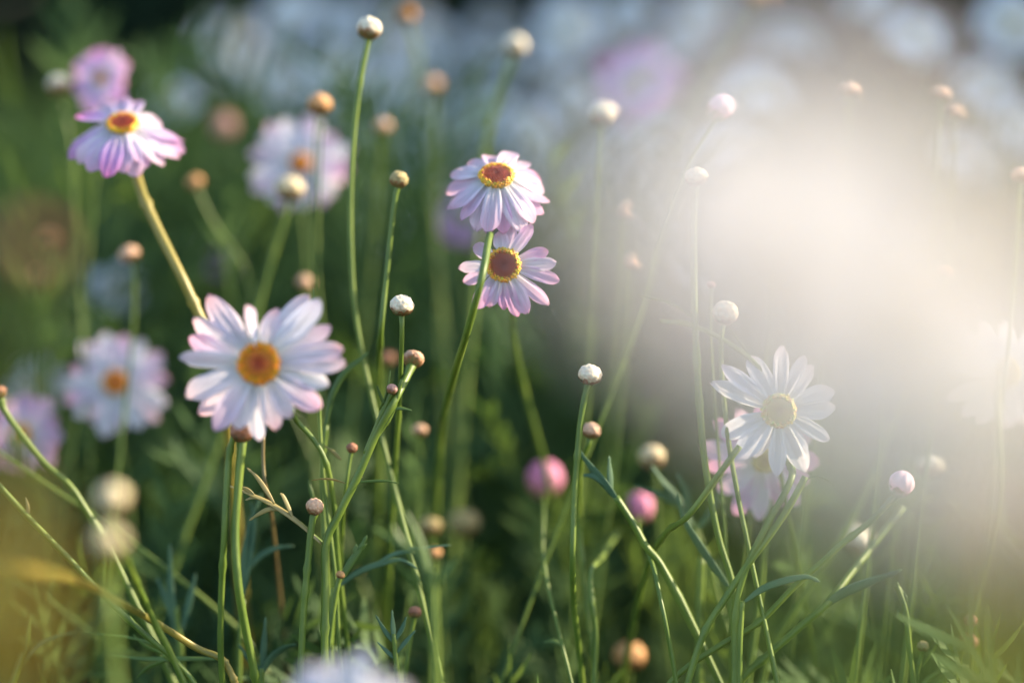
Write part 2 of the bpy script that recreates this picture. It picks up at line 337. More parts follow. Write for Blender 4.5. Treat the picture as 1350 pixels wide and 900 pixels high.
# ------------------------------------------------------------------ generic plant builder
def basis(n, roll=0):
    z = n.normalized(); x = RT - z * RT.dot(z)
    x = x.normalized() if x.length > 1e-3 else UP.copy(); y = z.cross(x)
    return Matrix((x, y, z)).transposed() @ Matrix.Rotation(R(roll), 3, 'Z')
def setm(o, org, loc, rot3, scale):
    o.rotation_mode = 'XYZ'; o.location = loc - org; o.rotation_euler = rot3.to_euler(); o.scale = scale
def to3(pts, b, r):
    out = []
    for p in pts:
        out.append((P(p[0], p[1], p[2] if len(p) > 2 else b), (p[3] if len(p) > 3 else r) * .001))
    return out
COUNT = {}
def plant(name, label, cat, stems, b=0, heads=(), buds=(), leaves=(), group=None, mat='stem', lean=None):
    """stems[0] = (radius_mm, [(x, y[, blur[, radius]])...]) runs down to the ground; further stems are branches"""
    heads = [dict(h) for h in heads]
    main = None; paths = []
    for i, st in enumerate(stems):
        rad, pts = st[0], st[1]
        rad = rad * (.88 if b < 9 or b < 0 else .52)
        path = to3(pts, b, rad)
        for h in heads:
            if h.get('stem', 0) == i:
                hb = h.get('b', b); n = cvec(h['n']); cpos = P(h['x'], h['y'], hb); rd = h['disc'] * PX(hb)
                h['pos'], h['nv'], h['rd'] = cpos, n, rd
                path = [(cpos - n * rd * .55, rad * .0011), (cpos - n * rd * 1.6 , rad * .001)] + path
        for q in buds:
            if q.get('stem', 0) == i and not q.get('loose'):
                qb = q.get('b', b); cpos = P(q['x'], q['y'], qb); rr = q['d'] / 2 * PX(qb) * (.9 if abs(qb) > 8 else .96)
                if 'n' in q: n = cvec(q['n'])
                else:
                    nx = path[0][0]; n = (cpos - nx).normalized()
                    n = (n + UP * .25 - FW * random.uniform(-.25, .25)).normalized()
                q['pos'], q['nv'], q['rr'] = cpos, n, rr
                path = [(cpos - n * rr * .86, rad * .00125)] + path
        if i == 0:
            e, r_ = path[-1]; t = (e - path[-2][0]).normalized()
            h_ = max(e.z, .01); k = min(.5, abs(h_)) * .28
            fl = Vector((t.x, t.y, 0)); fl = fl * min(1, k / max(fl.length, 1e-4)) if fl.length * h_ > k else fl * h_
            g = Vector((e.x + fl.x, e.y + fl.y, -.005))
            if lean: g += Vector((*lean, 0))
            mid = e.lerp(g, .45) + fl * .25
            path = path + [(mid, r_ * 1.1), (g, r_ * 1.35)]
            org = Vector((g.x, g.y, 0)); root = bpy.data.objects.new(name, None); C.objects.link(root); root.location = org
            root.empty_display_size = .01; root['label'] = label; root['category'] = cat
            if group: root['group'] = group
        sp = smooth_path(path, 7); nd = {random.randrange(9, max(10, len(sp) - 4)) for _ in range(2)} if len(sp) > 20 else set()
        sp = [(p_, r_0 * (1.32 if k_ in nd else 1)) for k_, (p_, r_0) in enumerate(sp)]
        V, F = tube(sp, 12, 1, None, org)
        link('stem' if i == 0 else 'branch', mesh('stem', V, F, M[st[2] if len(st) > 2 else mat]), root)
    for h in heads:
        Bm = basis(h['nv'], h.get('roll', 0)); rd = h['rd']; hb = h.get('b', b); px = PX(hb)
        o = link('flower_center', disc_mesh(h.get('disc_kind', 'orange'), h.get('nf', 170)), root); setm(o, org, h['pos'] - h['nv'] * rd * .05, Bm, (rd, rd, rd * h.get('dome', 1)))
        o = link('calyx', calyx_mesh(), root); setm(o, org, h['pos'] - h['nv'] * rd * .12, Bm, (rd * .98,) * 3)
        pet = h['petals']
        if isinstance(pet, tuple):                          # (count, length px, jitter)
            n_, ln, jit = pet; rr = random.Random(int(h['x'] * 7 + h['y']))
            pet = [(i * 360 / n_ + rr.uniform(-6, 6), ln * (1 + rr.uniform(-jit, jit))) for i in range(n_)]
        ks = h['kind'] if isinstance(h['kind'], (list, tuple)) else [h['kind']]
        rr = random.Random(int(h['x'] * 3 + h['y'] * 5)); one = h.get('one'); bits = []
        for i, pt in enumerate(pet):
            an, ln = pt[0], pt[1]; dr = h.get('droop', 8) + rr.uniform(-7, 7) + (pt[2] if len(pt) > 2 else 0)
            wd = (pt[3] if len(pt) > 3 else h.get('w', 24)) * px * rr.uniform(.88, 1.12); L_ = ln * px - rd * .72
            rot = Matrix.Rotation(R(an), 3, 'Z') @ Matrix.Rotation(R(dr), 3, 'Y') @ Matrix.Rotation(R(rr.uniform(-16, 16) + (pt[4] if len(pt) > 4 else 0)), 3, 'X')
            off = Matrix.Rotation(R(an), 3, 'Z') @ Vector((rd * .74, 0, -rd * (.02 + .13 * (i % 3))))
            pm = petal_mesh(ks[i % len(ks)], rr.randrange(8), h.get('sharp', False))
            if one: bits.append((pm, Matrix.LocRotScale(off, rot, Vector((L_, wd, L_)))))
            else: o = link('petal', pm, root); setm(o, org, h['pos'] + Bm @ off, Bm @ rot, (L_, wd, L_))
        if one:
            V, F, UV = [], [], []
            for pm, mt in bits:
                o_ = len(V); V += [mt @ v.co for v in pm.vertices]; F += [tuple(x + o_ for x in p.vertices) for p in pm.polygons]
                uu = [None] * len(pm.vertices)
                for l, u in zip(pm.loops, pm.uv_layers[0].data): uu[l.vertex_index] = tuple(u.uv)
                UV += uu
            o = link('petal_ring', mesh('petal_ring', V, F, M[ks[0]], None, UV), root); setm(o, org, h['pos'], Bm, (1, 1, 1))
    for j, q in enumerate(buds):
        if q.get('loose'):
            qb = q.get('b', b); q['pos'] = P(q['x'], q['y'], qb); q['rr'] = q['d'] / 2 * PX(qb); q['nv'] = cvec(q.get('n', (0, 1, .2)))
        Bm = basis(q['nv'], random.uniform(0, 360)); rr = q['rr']
        o = link('bud', bud_mesh(q.get('kind', 'cream'), random.randrange(3)), root, q.get('label')); sq = random.uniform(.9, 1.02); setm(o, org, q['pos'], Bm @ Matrix.Rotation(R(random.uniform(-14, 14)), 3, 'X'), (rr, rr * random.uniform(.93, 1.0), rr * sq))
        c = link('calyx', cup_mesh(random.randrange(5)), o)
    for lf in leaves:
        kind, wd, lists = lf[0], lf[1], lf[2]; lm = lf[3] if len(lf) > 3 else 'leaf'
        prt = [blade([p for p, _ in to3(pl, b, 1)], wd * .000135 * (PX(b) / PX(0)) * (1 if k == 0 else .8), org) for k, pl in enumerate(lists)]
        V, F = merge(prt); link('leaf', mesh('leaf', V, F, M[lm]), root)
    return root
G = 'ground'
# ------------------------------------------------------------------ ground, hedge, undergrowth
V, F = [], []; n = 60
xs = [math.copysign(abs(i / n) ** 3 * 600, i) for i in range(-n, n + 1)]
for y in xs:
    for x in xs:
        rr = math.hypot(x, y); V.append((x, y, .012 * noise.noise(Vector((x * 3, y * 3, 0))) - .012 if rr < 8 else -.01))
k = len(xs)
for j in range(k - 1):
    for i in range(k - 1): F.append((j * k + i, j * k + i + 1, (j + 1) * k + i + 1, (j + 1) * k + i))
o = link('ground', mesh('ground', V, F, M['soil'])); o['kind'] = 'structure'

def leafmass(name, label, cat, mat, gen, seed):
    V, F = [], []; rnd = random.Random(seed)
    def strip(p, d, up, ln, wd, nseg=3, curl=.2):
        side = d.cross(up).normalized(); o = len(V)
        for i in range(nseg + 1):
            t = i / nseg; c = p + d * (ln * t) + up * (curl * ln * (t * t)) ; h = wd * (.35 + .65 * math.sin(math.pi * min(1, .15 + t * .8))) * (1 if i < nseg else .35)
            V.append(c - side * h); V.append(c + side * h)
        for i in range(nseg): q = o + i * 2; F.append((q, q + 1, q + 3, q + 2))
    gen(rnd, strip)
    ob = link(name, mesh(name, V, F, M[mat])); ob['kind'] = 'stuff'; ob['label'] = label; ob['category'] = cat; return ob
def under(rnd, strip):
    def feather(p, d, ln):
        up = Vector((rnd.uniform(-.5, .5), rnd.uniform(-.6, .2), rnd.uniform(.3, 1))).normalized(); up = (up - d * up.dot(d)).normalized()
        side = d.cross(up)
        strip(p, d, up, ln, .0014, 4)
        for i in range(3):
            q = p + d * ln * (.3 + .22 * i) + up * (.2 * ln * (.3 + .22 * i) ** 2)
            for s in (-1, 1):
                if rnd.random() < .85:
                    dd = (d + side * s * rnd.uniform(.5, .9)).normalized(); strip(q, dd, up, ln * rnd.uniform(.28, .45), rnd.uniform(.0010, .0022), 3)
    N_ = 29000; c = 0
    while c < N_:
        y = .62 + 2.9 * rnd.random() ** 1.6; x = rnd.uniform(-1, 1) * (.30 + .26 * y)
        clump = noise.noise(Vector((x * 3.2, y * 3.2, 2)))
        top = (.26 + (.145 if y < 1.25 else .145 - .10 * min(1, (y - 1.25) / .5)) * max(0, min(1, (y - .87) / .2))) * (1 + (.44 if y < 1.1 else .24) * clump)
        if y < .93: top = min(top, .29)
        z = top * rnd.random() ** .75
        if clump < -.25 and rnd.random() < .6: continue
        a = rnd.uniform(0, 6.283); e = rnd.uniform(.2, 1.3)
        d = Vector((math.cos(a) * math.cos(e), math.sin(a) * math.cos(e), math.sin(e)))
        feather(Vector((x, y, z)), d, rnd.uniform(.026, .068) * (1 if y < 1.05 else 1.35)); c += 1
    for i in range(1500):                                    # thin woody shoots in the thicket
        y = .7 + 2.8 * rnd.random(); x = rnd.uniform(-1, 1) * (.4 + .3 * y)
        d = Vector((rnd.uniform(-.35, .35), rnd.uniform(-.3, .3), 1)).normalized()
        strip(Vector((x, y, 0)), d, Vector((rnd.uniform(-1, 1), -1, 0)).normalized(), rnd.uniform(.15, .33), .0010, 4, .05)
leafmass('undergrowth', 'dense feathery green foliage filling the flower bed', 'undergrowth', 'under', under, 5)
def hedge(rnd, strip):
    for i in range(26000):                                   # unseen bank on the right, added to shade the far part of the bed
        y = rnd.uniform(1.75, 4.6); x = 2.25 + rnd.random() ** 2 * .8 + .15 * noise.noise(Vector((y * .8, 7, 3))); z = rnd.random() * (1.65 + .3 * noise.noise(Vector((y * .9, 5, 1))))
        d = Vector((rnd.gauss(0, 1), rnd.gauss(0, 1), rnd.gauss(0, 1))).normalized(); up = d.orthogonal().normalized()
        strip(Vector((x, y, z)), d, up, rnd.uniform(.07, .15), rnd.uniform(.022, .045), 2)
    for i in range(30000):
        x = rnd.uniform(-4.5, 4.5); y = 4.2 + rnd.random() ** 2 * .9 + .4 * noise.noise(Vector((x * .8, 0, 3))); z = rnd.random() * (2.0 + .5 * noise.noise(Vector((x * .9, 5, 1))))
        d = Vector((rnd.gauss(0, 1), rnd.gauss(0, 1) - .3, rnd.gauss(0, 1))).normalized(); up = d.orthogonal().normalized()
        strip(Vector((x, y, z)), d, up, rnd.uniform(.08, .16), rnd.uniform(.028, .05), 2)
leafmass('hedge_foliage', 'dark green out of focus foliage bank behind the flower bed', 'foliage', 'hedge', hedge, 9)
# ------------------------------------------------------------------ flowers near the focus
DG = 'open daisies on their stems'
plant('daisy', 'sharp pink daisy with maroon center and yellow ring crossed by another flower\'s stem', 'daisy',
  [(1.1, [(676, 395, 6), (675, 425, 10), (686, 490, 13), (708, 575, 15), (716, 605, 16)])], 0, group=DG,
  heads=[dict(x=664, y=349, b=1.5, disc=21, n=(-.03, -.02, 1), kind=['pink', 'blush', 'pink'], disc_kind='maroon', nf=260, droop=4, w=19,
    petals=[(55, 66, 0, 21), (97, 45, 0, 20), (78, 58), (147, 47), (184, 61, 0, 19), (202, 61, 0, 18), (236, 71, 0, 24), (249, 60, 0, 20), (270, 60, 0, 17), (284, 72, 0, 18), (296, 72, 0, 20), (318, 81, 0, 19), (345, 77, 0, 19), (2, 70), (17, 62)])])
plant('daisy', 'pink daisy tilted skyward with drooping petals, just above the sharp pink daisy', 'daisy',
  [(1.35, [(653, 262, 8), (650, 292, 5), (644, 318, 0), (635, 366, -4), (618, 430, -2), (600, 490, 4), (586, 545, 9), (580, 590, 12)])], 0, group=DG,
  heads=[dict(x=655, y=233, b=3, disc=22, n=(0, .74, .67), kind=['blush', 'pink', 'blush'], disc_kind='maroon', nf=220, droop=26, w=27,
    petals=[(14, 78), (32, 78, -8), (52, 71, -20), (74, 71, -24), (100, 69, -24), (125, 71, -20), (150, 76, -8), (170, 80), (190, 82), (208, 76), (228, 78), (246, 80), (262, 84), (278, 82), (296, 86), (314, 82), (332, 80), (350, 78)])])
plant('daisy', 'largest white daisy with orange center, low and left of the two pink daisies', 'daisy',
  [(1.2, [(305, 585, -3), (299, 640, -3), (296, 700, -3), (292, 780, -2), (291, 860, -1), (294, 905, 0)])], -8, group=DG,
  heads=[dict(x=342, y=479, b=-8, disc=26, n=(-.10, .05, 1), kind=['lilac_white', 'lilac_white', 'blush', 'white'], disc_kind='orange', nf=260, droop=3, w=31,
    petals=[(128, 120, 0, 33), (148, 112, 0, 30), (161, 107), (176, 113, 0, 25), (202, 112, 0, 32), (216, 116, 0, 30), (235, 108, 0, 32), (266, 104, 0, 26), (281, 90, 0, 30), (299, 84, 0, 28), (323, 100), (343, 96), (0, 114, 0, 30), (11, 112, 0, 30), (27, 106, 0, 28), (46, 117), (57, 113, 0, 30), (76, 78, 0, 28), (97, 82, -25, 24, 70), (250, 92)])])
plant('daisy', 'lilac daisy tilted upward on a sunlit leaning stem, upper left', 'daisy',
  [(1.9, [(178, 226, 9), (190, 262, 8), (213, 312, 7), (238, 362, 6), (258, 405, 6), (290, 480, 6), (300, 560, 10)], 'stem_sunlit')], 8, group=DG,
  heads=[dict(x=162, y=164, b=8, disc=20, n=(.02, .76, .65), kind=['lavender', 'blush', 'blush'], disc_kind='maroon', nf=200, droop=24, w=30,
    petals=[(10, 89), (27, 80), (45, 67), (80, 65, -20), (100, 71, -20), (125, 76, -16), (150, 80, -8), (170, 84), (188, 82), (205, 86), (222, 80), (240, 82), (258, 84), (275, 73), (290, 78), (306, 71), (324, 78), (342, 86), (356, 91)])])
plant('daisy', 'blurred magenta tinged daisy topping the lilac daisy at upper left', 'daisy',
  [(1.2, [(140, 150), (125, 240), (118, 330), (112, 430)])], 20, group=DG,
  heads=[dict(x=133, y=103, b=20, disc=8, n=(-.35, .25, .9), kind=['lavender', 'pink'], disc_kind='orange', nf=90, droop=-8, w=22, petals=(14, 46, .12))])
plant('daisy', 'blurred lilac white daisy with small orange center, left of the largest daisy', 'daisy',
  [(1.2, [(155, 560), (168, 640), (176, 720)])], 19, group=DG,
  heads=[dict(x=152, y=504, b=19, disc=15, n=(.05, .12, 1), kind=['blush', 'white'], disc_kind='orange', nf=120, droop=6, w=24, petals=(18, 70, .09))])
plant('daisy', 'blurred blush daisy behind a cream bud and thin twin stems', 'daisy',
  [(1.2, [(398, 270), (405, 350), (408, 430)])], 22, group=DG,
  heads=[dict(x=396, y=215, b=22, disc=12, n=(.1, .1, 1), kind=['blush', 'white'], disc_kind='orange', nf=90, droop=5, w=24, petals=(17, 68, .1))])
plant('daisy', 'blurred lilac daisy at the left edge crossed by a dark bud stem', 'daisy',
  [(1.2, [(40, 610), (55, 680), (60, 760)])], 19, group=DG,
  heads=[dict(x=27, y=572, b=19, disc=13, n=(-.3, .15, 1), kind=['lavender', 'pink'], disc_kind='orange', nf=90, droop=8, w=24, petals=(15, 56, .1))])
plant('daisy', 'blurred cool white daisy peeking above the left edge lilac daisy', 'daisy',
  [(1.2, [(48, 545), (66, 620), (75, 700)])], 32, group=DG,
  heads=[dict(x=46, y=508, b=32, disc=10, n=(0, .3, 1), kind='white', disc_kind='yellow', nf=60, droop=8, w=20, petals=(14, 42, .1))])
plant('daisy', 'heavily blurred lilac daisy peeking out behind the upper pink daisy', 'daisy',
  [(1.2, [(612, 330), (618, 420), (612, 500)])], 30, group=DG,
  heads=[dict(x=612, y=285, b=30, disc=9, n=(-.2, .2, 1), kind='lavender', disc_kind='yellow', nf=60, droop=8, w=20, petals=(14, 44, .1))])
plant('daisy', 'blurred orchid pink daisy beside a cream bud at the top', 'daisy',
  [(1.2, [(846, 170), (850, 260), (848, 350)])], 40, group=DG,
  heads=[dict(x=845, y=112, b=38, disc=9, n=(0, .25, 1), kind=['lavender', 'pink'], disc_kind='yellow', nf=60, droop=2, w=24, petals=(15, 60, .1))])
plant('daisy', 'crisp white daisy with a yellow center beneath the pale glow on the right', 'daisy',
  [(1.4, [(1037, 600, 4), (1044, 628, 1), (1012, 690, 0), (985, 745, 0), (970, 800, 0), (968, 900, 0)])], 0, group=DG,
  heads=[dict(x=1027, y=541, b=1, disc=21, n=(-.05, .05, 1), kind='white', disc_kind='yellow', nf=260, droop=4, w=22, sharp=True,
    petals=[(86, 88, 0, 23), (65, 83, 0, 22), (52, 78, 0, 25), (117, 84, 0, 26), (141, 97, 0, 22), (157, 98, 0, 25), (204, 84, 0, 29), (228, 86, 0, 29), (243, 72), (268, 88, 0, 26), (293, 90, 0, 28), (301, 70), (331, 78, 0, 24), (3, 77, 0, 26), (20, 80, 0, 26)])])
plant('daisy', 'soft pink daisy half hidden behind the crisp white daisy', 'daisy',
  [(1.2, [(1016, 640), (1008, 720), (1000, 800)])], 8, group=DG,
  heads=[dict(x=1008, y=606, b=7, disc=15, n=(.05, -.15, 1), kind=['pink', 'blush'], disc_kind='yellow', nf=150, droop=6, w=25, petals=(15, 78, .12))])
plant('daisy', 'ghostly white daisy cut by the right edge inside the pale glow', 'daisy',
  [(1.2, [(1315, 540), (1318, 640), (1300, 740)])], 6, group=DG,
  heads=[dict(x=1322, y=492, b=13, disc=16, n=(.1, .1, 1), kind='white', disc_kind='yellow', nf=150, droop=6, w=24, petals=(13, 74, .1))])
plant('daisy', 'white daisy cut off by the bottom edge', 'daisy',
  [(1.2, [(455, 960), (460, 1000)])], -14, group=DG,
  heads=[dict(x=458, y=958, b=-34, disc=20, n=(0, .55, .8), kind='white', disc_kind='orange', nf=120, droop=8, w=34, petals=(18, 118, .1))])

# ------------------------------------------------------------------ buds
BG = 'closed buds on thin stems'
plant('daisy_bud', 'cream bud on the tallest stem near the top, left of middle', 'flower bud', [(1.05, [(484, 60), (473, 120), (464, 210), (462, 300), (467, 400), (478, 470)])], 7, buds=[dict(x=487, y=37, d=34, kind='cream')], group=BG)
plant('daisy_bud', 'sunlit cream bud above the blurred blush daisy on twin thin stems', 'flower bud', [(.8, [(417, 165), (413, 240), (411, 340), (416, 420)]), (.7, [(424, 165), (421, 240), (420, 350), (426, 440)])], 13, buds=[dict(x=421, y=137, d=34, kind='orange', stem=0)], group=BG)  # cream bud in orange colours, its warm sunlight painted in
plant('daisy_bud', 'plump pale bud covering the lower edge of the blurred blush daisy', 'flower bud', [(1.6, [(376, 285), (362, 330), (345, 390), (330, 460)])], 16, buds=[dict(x=382, y=248, d=42, kind='mellow')], group=BG)
plant('daisy_bud', 'small cream and olive bud between the tallest bud and the pink daisies', 'flower bud', [(1.0, [(522, 256), (515, 310), (508, 380), (502, 440), (500, 500, 10)])], 4, buds=[dict(x=526, y=236, d=25, kind='olive')], group=BG)
plant('daisy_bud', 'crisp ivory bud with brown scalloped base on a short straight stem', 'flower bud', [(.9, [(530, 430), (529, 470, 1), (527, 520, 3), (522, 600, 6)])], 0, buds=[dict(x=530, y=402, d=32, kind='white', n=(.05, 1, .25))], group=BG)
plant('budding_stem', 'branched green stem bearing a peach bud and a tiny ribbed bud', 'budding stem',
  [(1.5, [(537, 495, 2), (520, 528), (497, 570), (473, 625), (448, 675), (430, 715), (429, 780), (428, 860), (430, 910)]),
   (.9, [(512, 527), (497, 560), (481, 598)]), (.6, [(426, 716, 1), (410, 702, 1), (395, 688, 1)]), (.7, [(530, 500), (517, 545), (508, 560), (496, 577)])], 0,
  buds=[dict(x=545, y=473, d=28, kind='peach', b=3, label='peach bud'), dict(x=517, y=513, d=16, kind='young', stem=1, label='tiny ribbed reddish bud')], group='branching stems',
  leaves=[('b', 5, [[(500, 540), (510, 520), (512, 508), (515, 487)]]), ('b', 5, [[(514, 545), (505, 530), (499, 515), (497, 508)]]), ('b', 5, [[(515, 541), (525, 538), (535, 539), (543, 541)]]),
          ('b', 4, [[(465, 636), (490, 634), (510, 634), (526, 637)]]), ('b', 4, [[(456, 637), (440, 632), (425, 631), (410, 633)]], 'leaf_sunlit'), ('b', 4, [[(467, 630), (472, 627), (478, 629)]], 'leaf_sunlit'),
          ('lob', 8, [[(424, 717), (400, 694), (375, 675), (350, 660), (322, 648), (296, 638)], [(372, 672), (355, 671), (340, 678), (328, 686)], [(362, 664), (350, 645), (338, 628), (325, 616)], [(386, 682), (380, 668), (372, 652), (369, 650)], [(345, 657), (335, 655), (323, 659)], [(335, 652), (325, 645), (318, 641)]], 'leaf_sunlit')])
plant('daisy_bud', 'round blurred brown bud behind the peach and ivory buds', 'flower bud', [(.8, [(511, 490), (508, 540), (505, 600)])], 16, buds=[dict(x=511, y=473, d=24, kind='brown')], group=BG)
plant('daisy_bud', 'small blurred tan bud low and right of the branched stem', 'flower bud', [(.8, [(553, 582), (552, 640), (548, 700)])], 12, buds=[dict(x=553, y=567, d=22, kind='peach')], group=BG)
plant('daisy_bud', 'tiny brown bud left of the branched stem, above its thin side leaves', 'flower bud', [(.7, [(462, 602), (455, 650, 3), (450, 720, 6)])], 3, buds=[dict(x=464, y=590, d=15, kind='brown')], group=BG)
plant('daisy_bud', 'small ribbed peach bud on a thick stem beside the sunlit leaf', 'flower bud', [(1.25, [(412, 685), (406, 740), (400, 810), (396, 890), (394, 930)])], 0, buds=[dict(x=415, y=667, d=25, kind='peach', n=(.05, 1, .3))], leaves=[('b', 6, [[(413, 662, 4), (410, 648, 4), (406, 632, 4)]])], group=BG)
plant('daisy_bud', 'brown and green bud tucked under the largest white daisy', 'flower bud', [(1.5, [(319, 590, -3), (314, 640, -3), (310, 700, -3), (314, 770, -3), (324, 830, -2), (336, 890, -1), (340, 930, 0)])], -3, buds=[dict(x=319, y=568, d=32, kind='brown', b=-3)], group=BG)
plant('daisy_bud', 'tiny brown bud next to a feathery leaf near the bottom edge', 'flower bud', [(.8, [(545, 820), (538, 860), (532, 910)])], 4, buds=[dict(x=547, y=806, d=18, kind='brown')], group=BG)
plant('daisy_bud', 'minute orange bud on a short lobed shoot, lower middle left', 'flower bud', [(1.0, [(446, 768), (440, 800), (434, 850), (430, 910)])], 2, buds=[dict(x=449, y=757, d=12, kind='orange')],
      leaves=[('lob', 10, [[(447, 768), (460, 745), (475, 722), (484, 705)], [(468, 732), (470, 716)], [(472, 726), (484, 716)]])], group=BG)
plant('daisy_bud', 'blurred olive bud left of its larger blurred twin, lower middle', 'flower bud', [(1.1, [(569, 712), (580, 760), (585, 840)])], 15, buds=[dict(x=567, y=692, d=32, kind='olive')], group=BG)
plant('daisy_bud', 'larger blurred olive bud, lower middle', 'flower bud', [(1.3, [(612, 715), (622, 770), (630, 850)])], 19, buds=[dict(x=612, y=688, d=44, kind='olive')], group=BG)
plant('daisy_bud', 'small blurred orange bud below the two olive buds', 'flower bud', [(.8, [(574, 745), (572, 800), (570, 870)])], 12, buds=[dict(x=573, y=729, d=20, kind='orange')], group=BG)
plant('daisy_bud', 'large blurred pink bud in the lower middle', 'flower bud', [(1.1, [(717, 668, 11), (716, 730, 8), (724, 780, 6), (740, 845, 4), (756, 910, 3)])], 14, buds=[dict(x=718, y=633, d=50, kind='pink', n=(0, 1, .35), b=19)],
      leaves=[('b', 6, [[(741, 851, 5), (730, 845, 5), (716, 846, 5)]])], group=BG)
plant('daisy_bud', 'smaller blurred pink bud right of the large pink bud', 'flower bud', [(1.5, [(843, 700, 7), (862, 750, 2), (873, 800, 0), (885, 860, 0), (894, 910, 0)])], 12, buds=[dict(x=843, y=670, d=42, kind='pink', n=(0, 1, .5), b=17)], group=BG)
plant('daisy_bud', 'crisp ivory bud with brown scales right of centre', 'flower bud', [(1.15, [(773, 515), (766, 550), (761, 600), (757, 660), (755, 740), (757, 800, 3), (765, 870, 5), (770, 920, 6)])], 0, buds=[dict(x=778, y=493, d=32, kind='white', n=(.12, 1, .3))], group=BG)
plant('daisy_bud', 'peach bud nestled just below the crisp ivory bud with brown scales', 'flower bud', [(.9, [(776, 585), (766, 610, 6), (764, 680, 8), (770, 760, 8)])], 5, buds=[dict(x=780, y=567, d=25, kind='peach', n=(.3, 1, .2))], group=BG)
plant('budding_stem', 'forked blue green leafy shoot rising between the two pink buds', 'leafy shoot', [(1.4, [(812, 655), (835, 690), (852, 720), (872, 745)]), ], 3,
      leaves=[('lob', 12, [[(815, 660), (797, 637), (778, 614), (760, 590)], [(806, 648), (804, 625), (803, 600)], [(800, 640), (785, 628), (768, 626)]], 'leaf_blue')], group='leafy shoots')
plant('daisy_bud', 'blurred cream bud above a spray of grey green leaves', 'flower bud', [(1.3, [(865, 625), (868, 680), (872, 760), (880, 850)])], 16, buds=[dict(x=860, y=601, d=38, kind='mellow')], group=BG)
plant('daisy_bud', 'blurred orange brown bud by the bottom edge', 'flower bud', [(1.1, [(830, 890), (832, 940)])], 15, buds=[dict(x=830, y=863, d=46, kind='orange')], group=BG)
plant('daisy_bud', 'blurred cream and orange bud left of the orchid pink daisy', 'flower bud', [(1.0, [(794, 180), (790, 260), (786, 350)])], 15, buds=[dict(x=797, y=150, d=40, kind='cream', n=(.2, 1, .2))], group=BG)
plant('daisy_bud', 'blurred cream bud on a thick green stem above the pink daisies', 'flower bud', [(2.2, [(672, 85), (655, 130), (642, 180), (634, 250), (630, 330)])], 22, buds=[dict(x=680, y=60, d=34, kind='cream')], group=BG)
plant('daisy_bud', 'pink tipped white bud high up at the edge of the glow', 'flower bud', [(1.1, [(938, 172), (912, 215), (888, 275), (868, 330), (850, 400)])], 10, buds=[dict(x=951, y=146, d=36, kind='palepink', n=(.4, 1, .2))], group=BG)
plant('daisy_bud', 'white bud on a long straight pale stem beside the glow', 'flower bud', [(1.25, [(917, 252), (915, 330), (917, 430), (922, 530), (931, 620), (948, 710), (966, 770), (972, 830), (972, 910)])], 2, buds=[dict(x=918, y=233, d=31, kind='white', n=(0, 1, .2))], group=BG)
plant('daisy_bud', 'whitish bud up left of the crisp white daisy', 'flower bud', [(.9, [(953, 432), (951, 470), (955, 530), (965, 610)])], 2, buds=[dict(x=957, y=411, d=35, kind='white', n=(.1, 1, .2))], group=BG)
plant('daisy_bud', 'tiny faint reddish bud above the whitish bud by the glow', 'flower bud', [(.5, [(939, 385), (938, 430), (940, 480)])], 6, buds=[dict(x=939, y=374, d=12, kind='young')], group=BG)
plant('leafy_branch', 'pale green branch arching down to the right behind the long pale stem', 'leafy branch', [(1.0, [(870, 423), (905, 427), (940, 440), (970, 458), (995, 478), (1010, 500), (1020, 570, 4)])], 2,
      leaves=[('lob', 6, [[(925, 433), (900, 424), (875, 422)], [(915, 420), (890, 402), (860, 393), (840, 388)]], 'leaf'), ('b', 4, [[(990, 470), (975, 450), (962, 432)]])], group='leafy shoots')
plant('daisy_bud', 'pink streaked opening bud right of the crisp white daisy', 'flower bud', [(1.15, [(1172, 662), (1150, 685), (1112, 715), (1082, 742), (1050, 770), (1000, 820), (950, 850), (905, 880), (880, 905)])], 1, buds=[dict(x=1188, y=638, d=34, kind='palepink', n=(.35, 1, .3))], group=BG)
plant('daisy_bud', 'blurred pale bud above right of the pink streaked bud', 'flower bud', [(1.5, [(1215, 650), (1180, 710), (1140, 760), (1080, 850), (1040, 920)])], 14, buds=[dict(x=1228, y=610, d=40, kind='cream')], group=BG)
plant('daisy_bud', 'blurred peach cream bud below the pink streaked bud', 'flower bud', [(1.2, [(1135, 740), (1140, 800), (1150, 880)])], 19, buds=[dict(x=1133, y=709, d=44, kind='cream', n=(.2, 1, .2))], group=BG)
plant('budding_stem', 'forked stem with three small brown buds, lower right corner', 'budding stem', [(1.0, [(1268, 855, 5), (1245, 880, 5), (1215, 905, 5)]), (.7, [(1279, 826, 4), (1276, 840, 5), (1266, 858, 5)]), (.8, [(1214, 866, 3), (1210, 885, 3), (1208, 910, 3)])], 5,
      buds=[dict(x=1278, y=844, d=26, kind='brown'), dict(x=1280, y=817, d=18, kind='brown', stem=1, b=3), dict(x=1217, y=851, d=16, kind='olive', stem=2, b=3)],
      leaves=[('b', 6, [[(1215, 880, 3), (1228, 860, 3), (1240, 843, 3), (1252, 838, 3)]])], group='branching stems')
plant('leafy_shoot', 'narrow upright lobed shoot left of the three brown corner buds', 'leafy shoot', [(1.1, [(1183, 772), (1193, 800), (1199, 850), (1206, 910)])], 2,
      leaves=[('lob', 9, [[(1194, 795), (1187, 780), (1182, 766)], [(1196, 820), (1186, 812), (1184, 802)], [(1194, 795), (1193, 780)]], 'leaf')], group='leafy shoots')
plant('daisy_bud', 'large soft cream bud with a bright highlight, upper of the pair at left', 'flower bud', [(1.2, [(152, 690, -22), (170, 745, -10), (192, 795, -5), (222, 855, -3), (245, 905, -2)])], -26, buds=[dict(x=148, y=655, d=46, kind='mellow', b=-32, n=(0, 1, .2))], group=BG)
